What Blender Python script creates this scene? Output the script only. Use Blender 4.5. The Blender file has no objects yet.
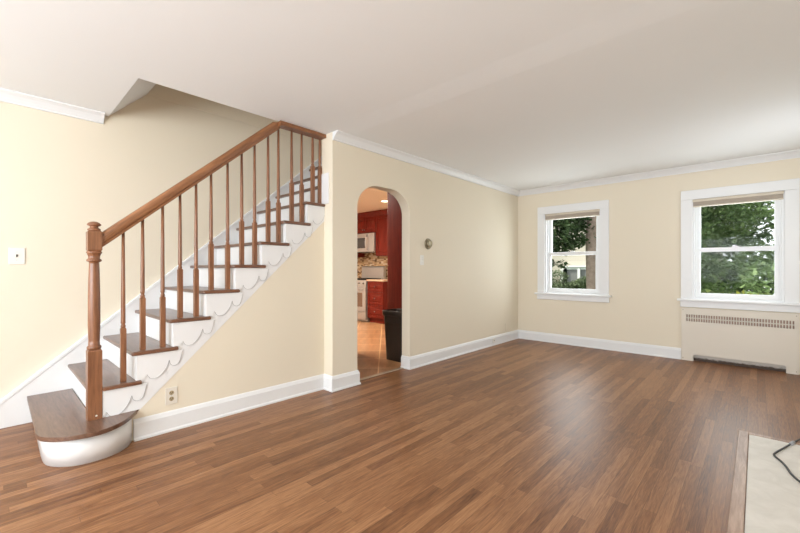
import bpy, bmesh, math, random
import numpy as np
from math import sin, cos, pi, radians

random.seed(7)
SC = bpy.context.scene
COL = SC.collection

# ------------------------------------------------------------------ camera
cam_data = bpy.data.cameras.new('camera')
cam = bpy.data.objects.new('camera', cam_data)
COL.objects.link(cam)
cam.location = (0, 0, 1.15)
cam.rotation_euler = (radians(90), 0, radians(43 - 90))
cam_data.sensor_width = 36
cam_data.lens = 36 * 383 / 800
cam_data.shift_y = 3.0 / 800
cam_data.clip_start = 0.02
SC.camera = cam

# ------------------------------------------------------------------ view, world, sun, large lights
SC.view_settings.view_transform = 'Standard'
SC.view_settings.look = 'None'
SC.view_settings.gamma = 1
SC.view_settings.use_curve_mapping = False
SC.view_settings.exposure = 0.42

world = bpy.data.worlds.new('sky')
SC.world = world
world.use_nodes = True
wn = world.node_tree.nodes
bg = wn['Background']
bg.inputs[0].default_value = (0.93, 0.96, 1.0, 1)
bg.inputs[1].default_value = 1.35


def area(name, loc, rot, sx, sy, power, color=(1, 1, 1), spread=180):
    d = bpy.data.lights.new(name, 'AREA')
    d.shape = 'RECTANGLE'
    d.size, d.size_y, d.energy, d.color = sx, sy, power, color
    d.spread = radians(spread)
    o = bpy.data.objects.new(name, d)
    COL.objects.link(o)
    o.location = loc
    o.rotation_euler = [radians(a) for a in rot]
    return o


sun_d = bpy.data.lights.new('sun', 'SUN')
sun_d.energy = 4.2
sun_d.angle = radians(1.5)
sun_d.color = (1, 0.95, 0.86)
sun = bpy.data.objects.new('sun', sun_d)
COL.objects.link(sun)
sun.rotation_euler = (radians(-38), radians(-28), 0)

# daylight entering by unseen windows of the front wall (behind the camera), tilted up to brighten the ceiling
area('daylight_front_window', (-2.55, 2.75, 1.45), (0, -98, 0), 1.35, 1.5, 45, (0.88, 0.95, 1.0))
area('daylight_front_window', (-2.55, 0.6, 1.45), (0, -106, 0), 1.35, 1.9, 118, (0.88, 0.95, 1.0))
area('side_fill', (4.75, -0.72, 1.45), (90, 0, 0), 0.8, 1.25, 5, (0.90, 0.96, 1.0))  # unseen side light added to brighten the arch wall and floor
# daylight at the two windows seen in the photograph
area('daylight_back_window', (6.26, 2.07, 1.42), (0, 100, 0), 1.1, 0.78, 13, (0.92, 0.97, 1.0))
area('daylight_back_window', (6.26, 0.18, 1.42), (0, 100, 0), 1.1, 0.78, 11, (0.92, 0.97, 1.0))


# ------------------------------------------------------------------ node helpers
class NT:
    def __init__(self, name):
        self.m = bpy.data.materials.new(name)
        self.m.use_nodes = True
        self.t = self.m.node_tree
        self.bsdf = self.t.nodes['Principled BSDF']
        self.out = self.t.nodes['Material Output']

    def n(self, typ, **kw):
        nd = self.t.nodes.new(typ)
        for k, v in kw.items():
            setattr(nd, k, v)
        return nd

    def l(self, a, b):
        self.t.links.new(a, b)

    def inp(self, sock, v):
        if hasattr(v, 'is_output') or isinstance(v, bpy.types.NodeSocket):
            self.l(v, sock)
        else:
            sock.default_value = v

    def math(self, op, a, b=0.0, c=0.0):
        nd = self.n('ShaderNodeMath', operation=op)
        self.inp(nd.inputs[0], a)
        self.inp(nd.inputs[1], b)
        if op in ('MULTIPLY_ADD',):
            self.inp(nd.inputs[2], c)
        return nd.outputs[0]

    def mix(self, fac, a, b, mode='MIX'):
        nd = self.n('ShaderNodeMix', data_type='RGBA', blend_type=mode)
        self.inp(nd.inputs[0], fac)
        for s, v in ((nd.inputs[6], a), (nd.inputs[7], b)):
            if isinstance(v, (tuple, list)):
                s.default_value = (v[0], v[1], v[2], 1)
            else:
                self.l(v, s)
        return nd.outputs[2]

    def coords(self, scale=(1, 1, 1), rot=(0, 0, 0), loc=(0, 0, 0)):
        tc = self.n('ShaderNodeTexCoord')
        mp = self.n('ShaderNodeMapping')
        mp.inputs['Rotation'].default_value = [radians(a) for a in rot]
        mp.inputs['Location'].default_value = loc
        self.l(tc.outputs['Object'], mp.inputs[0])
        m2 = self.n('ShaderNodeMapping')
        m2.inputs['Scale'].default_value = scale
        self.l(mp.outputs[0], m2.inputs[0])
        return m2.outputs[0]

    def noise(self, vec, scale=5, detail=4, rough=0.55, dist=0.0):
        nd = self.n('ShaderNodeTexNoise')
        nd.inputs['Scale'].default_value = scale
        nd.inputs['Detail'].default_value = detail
        nd.inputs['Roughness'].default_value = rough
        nd.inputs['Distortion'].default_value = dist
        self.l(vec, nd.inputs['Vector'])
        return nd.outputs['Fac']

    def ramp(self, fac, stops):
        nd = self.n('ShaderNodeValToRGB')
        e = nd.color_ramp.elements
        while len(e) < len(stops):
            e.new(0.5)
        for el, (p, c) in zip(e, stops):
            el.position = p
            el.color = (c[0], c[1], c[2], 1)
        self.l(fac, nd.inputs[0])
        return nd.outputs[0]

    def bump(self, h, strength=0.1, dist=0.01):
        nd = self.n('ShaderNodeBump')
        nd.inputs['Strength'].default_value = strength
        nd.inputs['Distance'].default_value = dist
        self.l(h, nd.inputs['Height'])
        self.l(nd.outputs[0], self.bsdf.inputs['Normal'])

    def set(self, color=None, rough=None, metal=None, spec=None, coat=None, coat_rough=None):
        b = self.bsdf.inputs
        if color is not None:
            if isinstance(color, (tuple, list)):
                b['Base Color'].default_value = (color[0], color[1], color[2], 1)
            else:
                self.l(color, b['Base Color'])
        if rough is not None:
            self.inp(b['Roughness'], rough)
        if metal is not None:
            b['Metallic'].default_value = metal
        if spec is not None:
            b['Specular IOR Level'].default_value = spec
        if coat is not None:
            b['Coat Weight'].default_value = coat
        if coat_rough is not None:
            b['Coat Roughness'].default_value = coat_rough
        return self.m


M = {}


def paint(name, c, rough=0.6, var=0.02, bump=0.04, scale=40, spec=0.3):
    t = NT(name)
    v = t.coords()
    n = t.noise(v, scale, 3)
    n2 = t.noise(v, 1.3, 2)
    k = t.math('MULTIPLY_ADD', n2, var * 2, 1 - var)
    col = t.mix(1.0, c, t.n('ShaderNodeCombineColor').outputs[0], 'MULTIPLY') if False else None
    hi = tuple(min(1, x * (1 + var)) for x in c)
    lo = tuple(x * (1 - var) for x in c)
    t.set(t.mix(n2, lo, hi), rough, spec=spec)
    t.bump(n, bump, 0.004)
    M[name] = t.m
    return t.m


def wood(name, dark, light, axis='z', rough=0.35, scale=1.0, rot=(0, 0, 0), coat=0.15):
    t = NT(name)
    s = {'x': (1.2, 14, 14), 'y': (14, 1.2, 14), 'z': (14, 14, 1.2)}[axis]
    v = t.coords(tuple(a * scale for a in s), rot)
    n1 = t.noise(v, 2.2, 5, 0.6, 1.2)
    v2 = t.coords(tuple(a * scale * 3.5 for a in s), rot)
    n2 = t.noise(v2, 3.0, 3, 0.6, 0.3)
    f = t.math('ADD', t.math('MULTIPLY', n1, 0.72), t.math('MULTIPLY', n2, 0.28))
    c = t.ramp(f, [(0.3, dark), (0.68, light)])
    t.set(c, rough, coat=coat, coat_rough=0.25)
    t.bump(n2, 0.06, 0.002)
    M[name] = t.m
    return t.m


def simple(name, c, rough=0.5, metal=0.0, var=0.06, scale=20, spec=0.5):
    t = NT(name)
    n = t.noise(t.coords(), scale, 3)
    t.set(t.mix(n, tuple(x * (1 - var) for x in c), tuple(min(1, x * (1 + var)) for x in c)), rough, metal, spec)
    M[name] = t.m
    return t.m


paint('wall_paint', (0.785, 0.71, 0.58), 0.62, 0.012)
paint('ceiling_paint', (0.86, 0.87, 0.88), 0.75, 0.01)
paint('kitchen_paint', (0.80, 0.69, 0.59), 0.7, 0.01)
paint('trim_white', (0.80, 0.805, 0.815), 0.38, 0.008, 0.015, 25, 0.45)
paint('stair_white', (0.80, 0.80, 0.805), 0.42, 0.012, 0.02, 25, 0.4)
paint('cover_paint', (0.73, 0.67, 0.585), 0.5, 0.015)
wood('oak_vertical', (0.125, 0.043, 0.018), (0.32, 0.140, 0.066), 'z')
wood('oak_rail', (0.15, 0.054, 0.020), (0.35, 0.155, 0.066), 'x', rot=(0, 41.3, 0))
wood('oak_along', (0.15, 0.054, 0.020), (0.35, 0.155, 0.066), 'x')
wood('tread_wood', (0.080, 0.036, 0.021), (0.215, 0.118, 0.078), 'y', rough=0.3, coat=0.3)
wood('nosing_wood', (0.10, 0.040, 0.020), (0.22, 0.095, 0.05), 'x', rough=0.3, coat=0.3)
wood('cherry', (0.095, 0.008, 0.005), (0.20, 0.020, 0.010), 'z', rough=0.40, scale=0.7, coat=0.0)
M['cherry'].node_tree.nodes['Principled BSDF'].inputs['Specular IOR Level'].default_value = 0.2
wood('hearth_border_wood', (0.20, 0.095, 0.055), (0.50, 0.33, 0.235), 'x', rough=0.45)
simple('plastic_white', (0.80, 0.78, 0.73), 0.35)
simple('plastic_almond', (0.74, 0.69, 0.61), 0.35)
simple('socket_tan', (0.42, 0.33, 0.20), 0.4)
simple('dark_slot', (0.02, 0.017, 0.014), 0.6)
simple('gap_shadow', (0.40, 0.40, 0.41), 0.8)
simple('aged_brass', (0.34, 0.29, 0.20), 0.45, 0.85, 0.15, 30)
simple('steel', (0.50, 0.51, 0.53), 0.30, 0.75, 0.05, 60)
simple('steel_dark', (0.25, 0.24, 0.24), 0.3, 0.8)
simple('black_glass', (0.02, 0.02, 0.022), 0.08)
simple('oven_glass', (0.16, 0.10, 0.07), 0.12)
simple('bin_plastic', (0.036, 0.026, 0.021), 0.42, 0, 0.2, 12)
simple('rust_metal', (0.46, 0.29, 0.235), 0.7, 0.1, 0.25, 30)
simple('cord_rubber', (0.035, 0.037, 0.04), 0.5)
simple('plug_grey', (0.36, 0.37, 0.40), 0.4)
simple('shade_tan', (0.42, 0.36, 0.30), 0.8, 0, 0.05)
simple('shade_rail', (0.62, 0.55, 0.45), 0.5)
simple('worktop_stone', (0.62, 0.43, 0.30), 0.2, 0, 0.3, 60)
simple('threshold_metal', (0.55, 0.45, 0.34), 0.35, 0.5)
simple('bark', (0.42, 0.31, 0.26), 0.9, 0, 0.45, 9, 0.1)
simple('outer_white', (0.82, 0.82, 0.80), 0.6)
simple('roof_grey', (0.20, 0.19, 0.19), 0.9)
simple('grass', (0.07, 0.13, 0.035), 0.9, 0, 0.4, 3, 0.1)
simple('pane_grey', (0.20, 0.20, 0.195), 0.3)
simple('window_dark', (0.06, 0.065, 0.07), 0.15)

# stained metal behind the radiator slot
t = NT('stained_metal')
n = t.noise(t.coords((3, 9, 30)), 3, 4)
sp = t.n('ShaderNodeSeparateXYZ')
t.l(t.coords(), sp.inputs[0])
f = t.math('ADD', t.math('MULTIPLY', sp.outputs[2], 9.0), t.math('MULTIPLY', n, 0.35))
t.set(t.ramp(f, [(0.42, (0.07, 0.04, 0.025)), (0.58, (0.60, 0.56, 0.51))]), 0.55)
M['stained_metal'] = t.m

# leaves
def leaf_mat(name, a, b):
    t = NT(name)
    n = t.noise(t.coords(), 2.5, 3)
    oi = t.noise(t.coords(), 22, 2)
    f = t.math('ADD', t.math('MULTIPLY', n, 0.5), t.math('MULTIPLY', oi, 0.5))
    c = t.ramp(f, [(0.36, a), (0.64, b)])
    t.set(c, 0.5, spec=0.35)
    tr = t.n('ShaderNodeBsdfTranslucent')
    t.l(c, tr.inputs[0])
    mx = t.n('ShaderNodeMixShader')
    mx.inputs[0].default_value = 0.3
    t.l(t.bsdf.outputs[0], mx.inputs[1])
    t.l(tr.outputs[0], mx.inputs[2])
    t.l(mx.outputs[0], t.out.inputs[0])
    M[name] = t.m


leaf_mat('leaf_dark', (0.05, 0.085, 0.038), (0.13, 0.19, 0.08))
leaf_mat('leaf_maple', (0.075, 0.13, 0.055), (0.34, 0.46, 0.19))
leaf_mat('leaf_shrub', (0.08, 0.12, 0.04), (0.22, 0.28, 0.08))
leaf_mat('leaf_yellow', (0.16, 0.20, 0.03), (0.42, 0.42, 0.06))
leaf_mat('leaf_hedge', (0.10, 0.14, 0.075), (0.22, 0.27, 0.14))

# window glass: mostly clear, a faint reflection
t = NT('pane_glass')
tb = t.n('ShaderNodeBsdfTransparent')
tb.inputs[0].default_value = (0.96, 0.975, 0.965, 1)
gl = t.n('ShaderNodeBsdfGlossy')
gl.inputs['Roughness'].default_value = 0.02
mx = t.n('ShaderNodeMixShader')
mx.inputs[0].default_value = 0.0022
t.l(tb.outputs[0], mx.inputs[1])
t.l(gl.outputs[0], mx.inputs[2])
t.l(mx.outputs[0], t.out.inputs[0])
M['pane_glass'] = t.m

# lamp lens
t = NT('lamp_lens')
t.bsdf.inputs['Emission Color'].default_value = (1, 0.82, 0.55, 1)
t.bsdf.inputs['Emission Strength'].default_value = 6
M['lamp_lens'] = t.m


# strip oak floor, boards run along X
def floor_mat():
    t = NT('oak_floor')
    W, L = 0.0575, 0.95
    tc = t.n('ShaderNodeTexCoord')
    sp = t.n('ShaderNodeSeparateXYZ')
    t.l(tc.outputs['Object'], sp.inputs[0])
    x, y = sp.outputs[0], sp.outputs[1]
    yr = t.math('DIVIDE', y, W)
    row = t.math('FLOOR', yr)
    w1 = t.n('ShaderNodeTexWhiteNoise', noise_dimensions='1D')
    t.l(row, w1.inputs['W'])
    xo = t.math('ADD', t.math('DIVIDE', x, L), t.math('MULTIPLY', w1.outputs['Value'], 7.3))
    colm = t.math('FLOOR', xo)
    cv = t.n('ShaderNodeCombineXYZ')
    t.l(row, cv.inputs[0])
    t.l(colm, cv.inputs[1])
    w2 = t.n('ShaderNodeTexWhiteNoise', noise_dimensions='2D')
    t.l(cv.outputs[0], w2.inputs['Vector'])
    rnd = w2.outputs['Value']
    # grain
    gv = t.n('ShaderNodeCombineXYZ')
    t.l(t.math('ADD', t.math('MULTIPLY', x, 1.6), t.math('MULTIPLY', rnd, 37.0)), gv.inputs[0])
    t.l(t.math('ADD', t.math('MULTIPLY', y, 22.0), t.math('MULTIPLY', rnd, 91.0)), gv.inputs[1])
    g1 = t.noise(gv.outputs[0], 1.6, 5, 0.62, 2.6)
    gv2 = t.n('ShaderNodeCombineXYZ')
    t.l(t.math('MULTIPLY', x, 7.0), gv2.inputs[0])
    t.l(t.math('MULTIPLY', y, 160.0), gv2.inputs[1])
    g2 = t.noise(gv2.outputs[0], 1.5, 3, 0.6)
    big = t.noise(tc.outputs['Object'], 0.8, 2)
    f = t.math('ADD', t.math('MULTIPLY', rnd, 0.17), t.math('MULTIPLY', g1, 0.50))
    f = t.math('ADD', f, t.math('MULTIPLY', g2, 0.32))
    f = t.math('ADD', f, t.math('MULTIPLY', big, 0.12))
    c = t.ramp(f, [(0.36, (0.092, 0.035, 0.014)), (0.53, (0.220, 0.094, 0.039)), (0.74, (0.40, 0.202, 0.095))])
    # seams
    fy = t.math('FRACT', yr)
    ey = t.math('MINIMUM', fy, t.math('SUBTRACT', 1.0, fy))
    fx = t.math('FRACT', xo)
    ex = t.math('MULTIPLY', t.math('MINIMUM', fx, t.math('SUBTRACT', 1.0, fx)), L / W)
    e = t.math('MINIMUM', ey, ex)
    seam = t.n('ShaderNodeMapRange')
    seam.inputs['From Min'].default_value = 0.0
    seam.inputs['From Max'].default_value = 0.03
    seam.inputs['To Min'].default_value = 0.55
    seam.inputs['To Max'].default_value = 1.0
    t.l(e, seam.inputs['Value'])
    gray = t.n('ShaderNodeCombineColor')
    for i in range(3):
        t.l(seam.outputs[0], gray.inputs[i])
    c2 = t.mix(1.0, c, gray.outputs[0], 'MULTIPLY')
    rg = t.math('MULTIPLY_ADD', g1, 0.20, 0.28)
    t.set(c2, rg, spec=0.36)
    hh = t.math('ADD', t.math('MULTIPLY', g2, 0.25), seam.outputs[0])
    t.bump(hh, 0.12, 0.0015)
    M['oak_floor'] = t.m


floor_mat()


# kitchen tiles laid on the diagonal
def tile_mat():
    t = NT('kitchen_tile')
    v = t.coords((1, 1, 1), (0, 0, 45), (0, 0, 0))
    sp = t.n('ShaderNodeSeparateXYZ')
    t.l(v, sp.inputs[0])
    S = 0.48
    u = t.math('DIVIDE', t.math('ADD', sp.outputs[0], 0.095), S)
    w = t.math('DIVIDE', t.math('ADD', sp.outputs[1], 0.33), S)
    fu, fw = t.math('FRACT', u), t.math('FRACT', w)
    eu = t.math('MINIMUM', fu, t.math('SUBTRACT', 1.0, fu))
    ew = t.math('MINIMUM', fw, t.math('SUBTRACT', 1.0, fw))
    e = t.math('MINIMUM', eu, ew)
    cell = t.n('ShaderNodeCombineXYZ')
    t.l(t.math('FLOOR', u), cell.inputs[0])
    t.l(t.math('FLOOR', w), cell.inputs[1])
    wn_ = t.n('ShaderNodeTexWhiteNoise', noise_dimensions='2D')
    t.l(cell.outputs[0], wn_.inputs['Vector'])
    nv = t.n('ShaderNodeMapping')
    nv.inputs['Scale'].default_value = (9, 1.6, 1)
    t.l(v, nv.inputs[0])
    n = t.noise(nv.outputs[0], 1.2, 4, 0.6, 0.8)
    f = t.math('ADD', t.math('MULTIPLY', n, 0.75), t.math('MULTIPLY', wn_.outputs['Value'], 0.25))
    c = t.ramp(f, [(0.3, (0.36, 0.175, 0.080)), (0.7, (0.58, 0.32, 0.16))])
    g = t.math('LESS_THAN', e, 0.014)
    t.set(t.mix(g, c, (0.80, 0.55, 0.30)), 0.28, spec=0.5)
    M['kitchen_tile'] = t.m


tile_mat()


# stone-and-glass mosaic of thin bars on the splashback (wall plane normal X)
def mosaic_mat():
    t = NT('mosaic')
    tc = t.n('ShaderNodeTexCoord')
    sp = t.n('ShaderNodeSeparateXYZ')
    t.l(tc.outputs['Object'], sp.inputs[0])
    H, Wd = 0.028, 0.075
    r = t.math('DIVIDE', sp.outputs[2], H)
    row = t.math('FLOOR', r)
    w1 = t.n('ShaderNodeTexWhiteNoise', noise_dimensions='1D')
    t.l(row, w1.inputs['W'])
    xo = t.math('ADD', t.math('DIVIDE', sp.outputs[1], Wd), t.math('MULTIPLY', w1.outputs['Value'], 5.0))
    cv = t.n('ShaderNodeCombineXYZ')
    t.l(row, cv.inputs[0])
    t.l(t.math('FLOOR', xo), cv.inputs[1])
    w2 = t.n('ShaderNodeTexWhiteNoise', noise_dimensions='2D')
    t.l(cv.outputs[0], w2.inputs['Vector'])
    c = t.ramp(w2.outputs['Value'], [(0.0, (0.10, 0.055, 0.03)), (0.3, (0.28, 0.17, 0.09)),
                                     (0.6, (0.50, 0.35, 0.20)), (1.0, (0.62, 0.54, 0.42))])
    t.set(c, 0.25)
    M['mosaic'] = t.m


mosaic_mat()


# hearth stone
t = NT('hearth_stone')
v = t.coords()
n = t.noise(v, 9, 5, 0.6, 0.6)
n2 = t.noise(t.coords((3, 3, 3)), 40, 3)
c = t.ramp(n, [(0.3, (0.68, 0.64, 0.585)), (0.7, (0.80, 0.76, 0.71))])
t.set(c, 0.5, spec=0.35)
t.bump(n2, 0.05, 0.002)
M['hearth_stone'] = t.m


# clapboard siding (horizontal laps in z)
t = NT('siding')
tc = t.n('ShaderNodeTexCoord')
sp = t.n('ShaderNodeSeparateXYZ')
t.l(tc.outputs['Object'], sp.inputs[0])
fz = t.math('FRACT', t.math('DIVIDE', sp.outputs[2], 0.22))
lap = t.n('ShaderNodeMapRange')
lap.inputs['From Min'].default_value = 0.0
lap.inputs['From Max'].default_value = 0.12
t.l(fz, lap.inputs['Value'])
t.set(t.mix(lap.outputs[0], (0.36, 0.32, 0.255), (0.50, 0.455, 0.375)), 0.7)
t.bump(fz, 0.4, 0.02)
M['siding'] = t.m


# ------------------------------------------------------------------ mesh helpers
ORG = {}


class MB:
    def __init__(self):
        self.v, self.f, self.mi, self.sm = [], [], [], []

    def add(self, vs, fs, mi=0, smooth=False):
        b = len(self.v)
        self.v += [tuple(p) for p in vs]
        for f in fs:
            self.f.append(tuple(b + i for i in f))
            self.mi.append(mi)
            self.sm.append(smooth)
        return self

    def box(self, x0, x1, y0, y1, z0, z1, mi=0):
        vs = [(x, y, z) for x in (x0, x1) for y in (y0, y1) for z in (z0, z1)]
        fs = [(0, 1, 3, 2), (4, 6, 7, 5), (0, 4, 5, 1), (2, 3, 7, 6), (0, 2, 6, 4), (1, 5, 7, 3)]
        return self.add(vs, fs, mi)

    def frustum(self, r0, z0, r1, z1, mi=0):
        """r = (x0,x1,y0,y1) rectangles at z0 and z1"""
        vs = []
        for (x0, x1, y0, y1), z in ((r0, z0), (r1, z1)):
            vs += [(x0, y0, z), (x1, y0, z), (x1, y1, z), (x0, y1, z)]
        fs = [(3, 2, 1, 0), (4, 5, 6, 7)] + [(i, (i + 1) % 4, 4 + (i + 1) % 4, 4 + i) for i in range(4)]
        return self.add(vs, fs, mi)

    def prism(self, pts, axis, a, b, mi=0, smooth=False):
        """pts in the plane normal to axis ('x': (y,z), 'y': (x,z), 'z': (x,y)) extruded a..b"""
        def p3(p, t_):
            return {'x': (t_, p[0], p[1]), 'y': (p[0], t_, p[1]), 'z': (p[0], p[1], t_)}[axis]
        n_ = len(pts)
        vs = [p3(p, a) for p in pts] + [p3(p, b) for p in pts]
        base = len(self.v)
        self.add(vs, [tuple(range(n_))[::-1], tuple(range(n_, 2 * n_))], mi)
        for i in range(n_):
            j = (i + 1) % n_
            self.f.append((base + i, base + j, base + n_ + j, base + n_ + i))
            self.mi.append(mi)
            self.sm.append(smooth)
        return self

    def lathe(self, cx, cy, prof, seg=20, mi=0, axis='z'):
        """prof: list of (r, h); axis z by default; axis 'y' spins around +Y through (cx, cy)=(x, z)"""
        vs, fs = [], []
        for r, h in prof:
            for k in range(seg):
                a = 2 * pi * k / seg
                if axis == 'z':
                    vs.append((cx + r * cos(a), cy + r * sin(a), h))
                elif axis == 'y':
                    vs.append((cx + r * cos(a), h, cy + r * sin(a)))
                else:
                    vs.append((h, cx + r * cos(a), cy + r * sin(a)))
        for i in range(len(prof) - 1):
            for k in range(seg):
                k2 = (k + 1) % seg
                fs.append((i * seg + k, i * seg + k2, (i + 1) * seg + k2, (i + 1) * seg + k))
        self.add(vs, fs, mi, True)
        b = len(self.v) - len(vs)
        self.f.append(tuple(b + k for k in range(seg))[::-1])
        self.mi.append(mi); self.sm.append(False)
        self.f.append(tuple(b + (len(prof) - 1) * seg + k for k in range(seg)))
        self.mi.append(mi); self.sm.append(False)
        return self

    def tube(self, pts, r, seg=8, mi=0):
        P = [np.array(p, float) for p in pts]
        rs = r if isinstance(r, (list, tuple)) else [r] * len(P)
        vs, fs = [], []
        prev = None
        for i, p in enumerate(P):
            d = P[min(i + 1, len(P) - 1)] - P[max(i - 1, 0)]
            d = d / (np.linalg.norm(d) + 1e-9)
            if prev is None:
                up = np.array((0, 0, 1.)) if abs(d[2]) < 0.9 else np.array((1., 0, 0))
                a = np.cross(d, up)
            else:
                a = prev - d * np.dot(prev, d)
            a /= np.linalg.norm(a)
            prev = a
            b = np.cross(d, a)
            for k in range(seg):
                t_ = 2 * pi * k / seg
                vs.append(p + rs[i] * (cos(t_) * a + sin(t_) * b))
        n_ = len(P)
        for i in range(n_ - 1):
            for k in range(seg):
                k2 = (k + 1) % seg
                fs.append((i * seg + k, i * seg + k2, (i + 1) * seg + k2, (i + 1) * seg + k))
        fs.append(tuple(range(seg))[::-1])
        fs.append(tuple((n_ - 1) * seg + k for k in range(seg)))
        return self.add(vs, fs, mi, True)

    def grid(self, axis, a, b, us, vs_, solid, mi=0):
        """slab a..b thick normal to axis, of grid cells kept where solid(uc, vc)"""
        def p3(u, v, t_):
            return {'x': (t_, u, v), 'y': (u, t_, v), 'z': (u, v, t_)}[axis]
        nu, nv = len(us) - 1, len(vs_) - 1
        S = [[solid((us[i] + us[i + 1]) / 2, (vs_[j] + vs_[j + 1]) / 2) for j in range(nv)] for i in range(nu)]
        V = [p3(u, v, t_) for t_ in (a, b) for u in us for v in vs_]
        N = (nu + 1) * (nv + 1)
        ix = lambda i, j, s: s * N + i * (nv + 1) + j
        F = []
        ok = lambda i, j: 0 <= i < nu and 0 <= j < nv and S[i][j]
        for i in range(nu):
            for j in range(nv):
                if not S[i][j]:
                    continue
                for s in (0, 1):
                    F.append((ix(i, j, s), ix(i + 1, j, s), ix(i + 1, j + 1, s), ix(i, j + 1, s)))
                for (di, dj, e0, e1) in ((-1, 0, (i, j), (i, j + 1)), (1, 0, (i + 1, j), (i + 1, j + 1)),
                                         (0, -1, (i, j), (i + 1, j)), (0, 1, (i, j + 1), (i + 1, j + 1))):
                    if not ok(i + di, j + dj):
                        F.append((ix(*e0, 0), ix(*e1, 0), ix(*e1, 1), ix(*e0, 1)))
        return self.add(V, F, mi)

    def build(self, name, mats, parent=None, bevel=0.0, seg=2, recalc=True, origin=None):
        if isinstance(mats, str):
            mats = [mats]
        V = np.array(self.v, float)
        if parent is not None:
            og = np.array(ORG[parent.name])
        elif origin is not None:
            og = np.array(origin, float)
        else:
            og = np.zeros(3)
        me = bpy.data.meshes.new(name)
        me.from_pydata([tuple(p) for p in (V - og)], [], self.f)
        for mname in mats:
            me.materials.append(M[mname])
        for p, i, s in zip(me.polygons, self.mi, self.sm):
            p.material_index = i
            p.use_smooth = s
        if recalc:
            bm = bmesh.new()
            bm.from_mesh(me)
            loose = [v for v in bm.verts if not v.link_faces]
            if loose:
                bmesh.ops.delete(bm, geom=loose, context='VERTS')
            bmesh.ops.recalc_face_normals(bm, faces=bm.faces)
            bm.to_mesh(me)
            bm.free()
        o = bpy.data.objects.new(name, me)
        COL.objects.link(o)
        if parent is not None:
            o.parent = parent
        else:
            o.location = og
        ORG[o.name] = tuple(og)
        if bevel:
            md = o.modifiers.new('bevel', 'BEVEL')
            md.width, md.segments, md.limit_method = bevel, seg, 'ANGLE'
            md.angle_limit = radians(40)
        return o


def tag(o, label, cat, group=None, kind=None):
    o['label'], o['category'] = label, cat
    if group:
        o['group'] = group
    if kind:
        o['kind'] = kind
    return o


def thing(name, loc, label, cat, group=None):
    o = bpy.data.objects.new(name, None)
    COL.objects.link(o)
    o.location = loc
    o.empty_display_size = 0.1
    ORG[o.name] = tuple(loc)
    return tag(o, label, cat, group)


def struct(o, label=None):
    o['kind'] = 'structure'
    if label:
        o['label'] = label
    return o


def struct_empty(name, loc):
    o = bpy.data.objects.new(name, None)
    COL.objects.link(o)
    o.location = loc
    ORG[o.name] = tuple(loc)
    o['kind'] = 'structure'
    return o


# ------------------------------------------------------------------ dimensions (metres)
A, AT = 2.935, 3.055          # face and back of the wall with the arch
S = 3.066                     # wall under the stairs
XR = 2.212                    # where the arch wall begins (return towards the stairs)
LW = 4.03                     # left wall
B = 6.05                      # wall with the windows
RW = -0.78                    # fireplace wall on the right, out of frame
FW = -2.6                     # front wall behind the camera
H = 2.45                      # ceiling
KW, KF = 6.22, 7.4            # kitchen range wall and far wall
RUN, RISE, X1 = 0.2235, 0.1975, 0.23
zt = lambda n: 0.004 + RISE * n
xr = lambda n: X1 + RUN * (n - 1)

# ------------------------------------------------------------------ shell
struct(MB().box(FW - .1, B + .12, RW - .1, 3.03, -.12, 0).box(FW - .1, 2.5, 3.03, LW + .1, -.12, 0)
       .build('floor', 'oak_floor'))
struct(MB().box(2.44, KW + .1, 3.03, KF + .1, -.12, 0).build('floor_kitchen', 'kitchen_tile'))

cl = MB()
cl.grid('z', H, H + .26, [FW - .1, .691, 2.40, 3.45, B + .2, KW + .2], [RW - .1, 3.074, LW + .001, LW + .121, KF + .1],
        lambda x, y: not (.691 < x < 3.45 and 3.074 < y < LW + .05) and not (x < 2.40 and y > LW) and not (x < 3.45 and LW < y < LW + .12)
        and not (x > 2.40 and y > 3.074))
cl.prism([(2.15, H + .01), (2.15, H + .0003), (2.38, H - .007), (3.6, H + .0003), (3.6, H + .01)], 'y', RW, A)     # soft plaster seam across the ceiling
struct(cl.build('ceiling', 'ceiling_paint'))
struct(MB().box(3.45, KW + .2, 3.075, KF + .1, H, H + .26).box(2.40, 3.45, LW + .121, KF + .1, H, H + .26).build('ceiling_kitchen', 'kitchen_paint'))
struct(MB().box(FW - .1, 3.7, 2.9, LW + .2, 4.6, 4.7).build('ceiling_upper', 'ceiling_paint'))

# left wall, rising through the stairwell
lw = MB().box(FW - .1, 3.45, LW, LW + .12, 0, 2.727)
lw.box(FW - .1, 3.7, LW - .006, LW + .12, 2.727, 4.6)
struct(lw.build('wall_left', 'wall_paint'))
# sloping soffit at the near end of the stairwell and the upper stairwell walls
sf = MB().prism([(.60, 2.452), (.690, 2.452), (.967, 2.727), (1.07, 2.90), (1.07, 4.6), (.60, 4.6)], 'y', 3.0, LW + .05)
struct(sf.build('wall_soffit', 'ceiling_paint'))
struct(MB().box(.60, 3.7, 3.0, 3.074, H + .26, 4.6).box(3.45, 3.57, 3.0, LW, H + .26, 4.6).build('wall_upper', 'wall_paint'))

# wall with the arched doorway
ax0, ax1, sp_z, top_z = 2.519, 3.31, 1.775, 2.032
out = [(XR, 0), (ax0, 0)]
ea, eb = .30, top_z - sp_z
for k in range(0, 17):
    a_ = pi - (pi / 2) * k / 16
    out.append((ax0 + ea + ea * cos(a_), sp_z + eb * sin(a_)))
for k in range(0, 17):
    a_ = pi / 2 - (pi / 2) * k / 16
    out.append((ax1 - ea + ea * cos(a_), sp_z + eb * sin(a_)))
out += [(ax1, 0), (B, 0), (B, H), (XR, H)]
aw = MB().prism(out, 'y', A, AT)
aw.box(XR, 2.40, AT, S + .04, 0, H)
struct(aw.build('wall_arch', 'wall_paint'))

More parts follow.
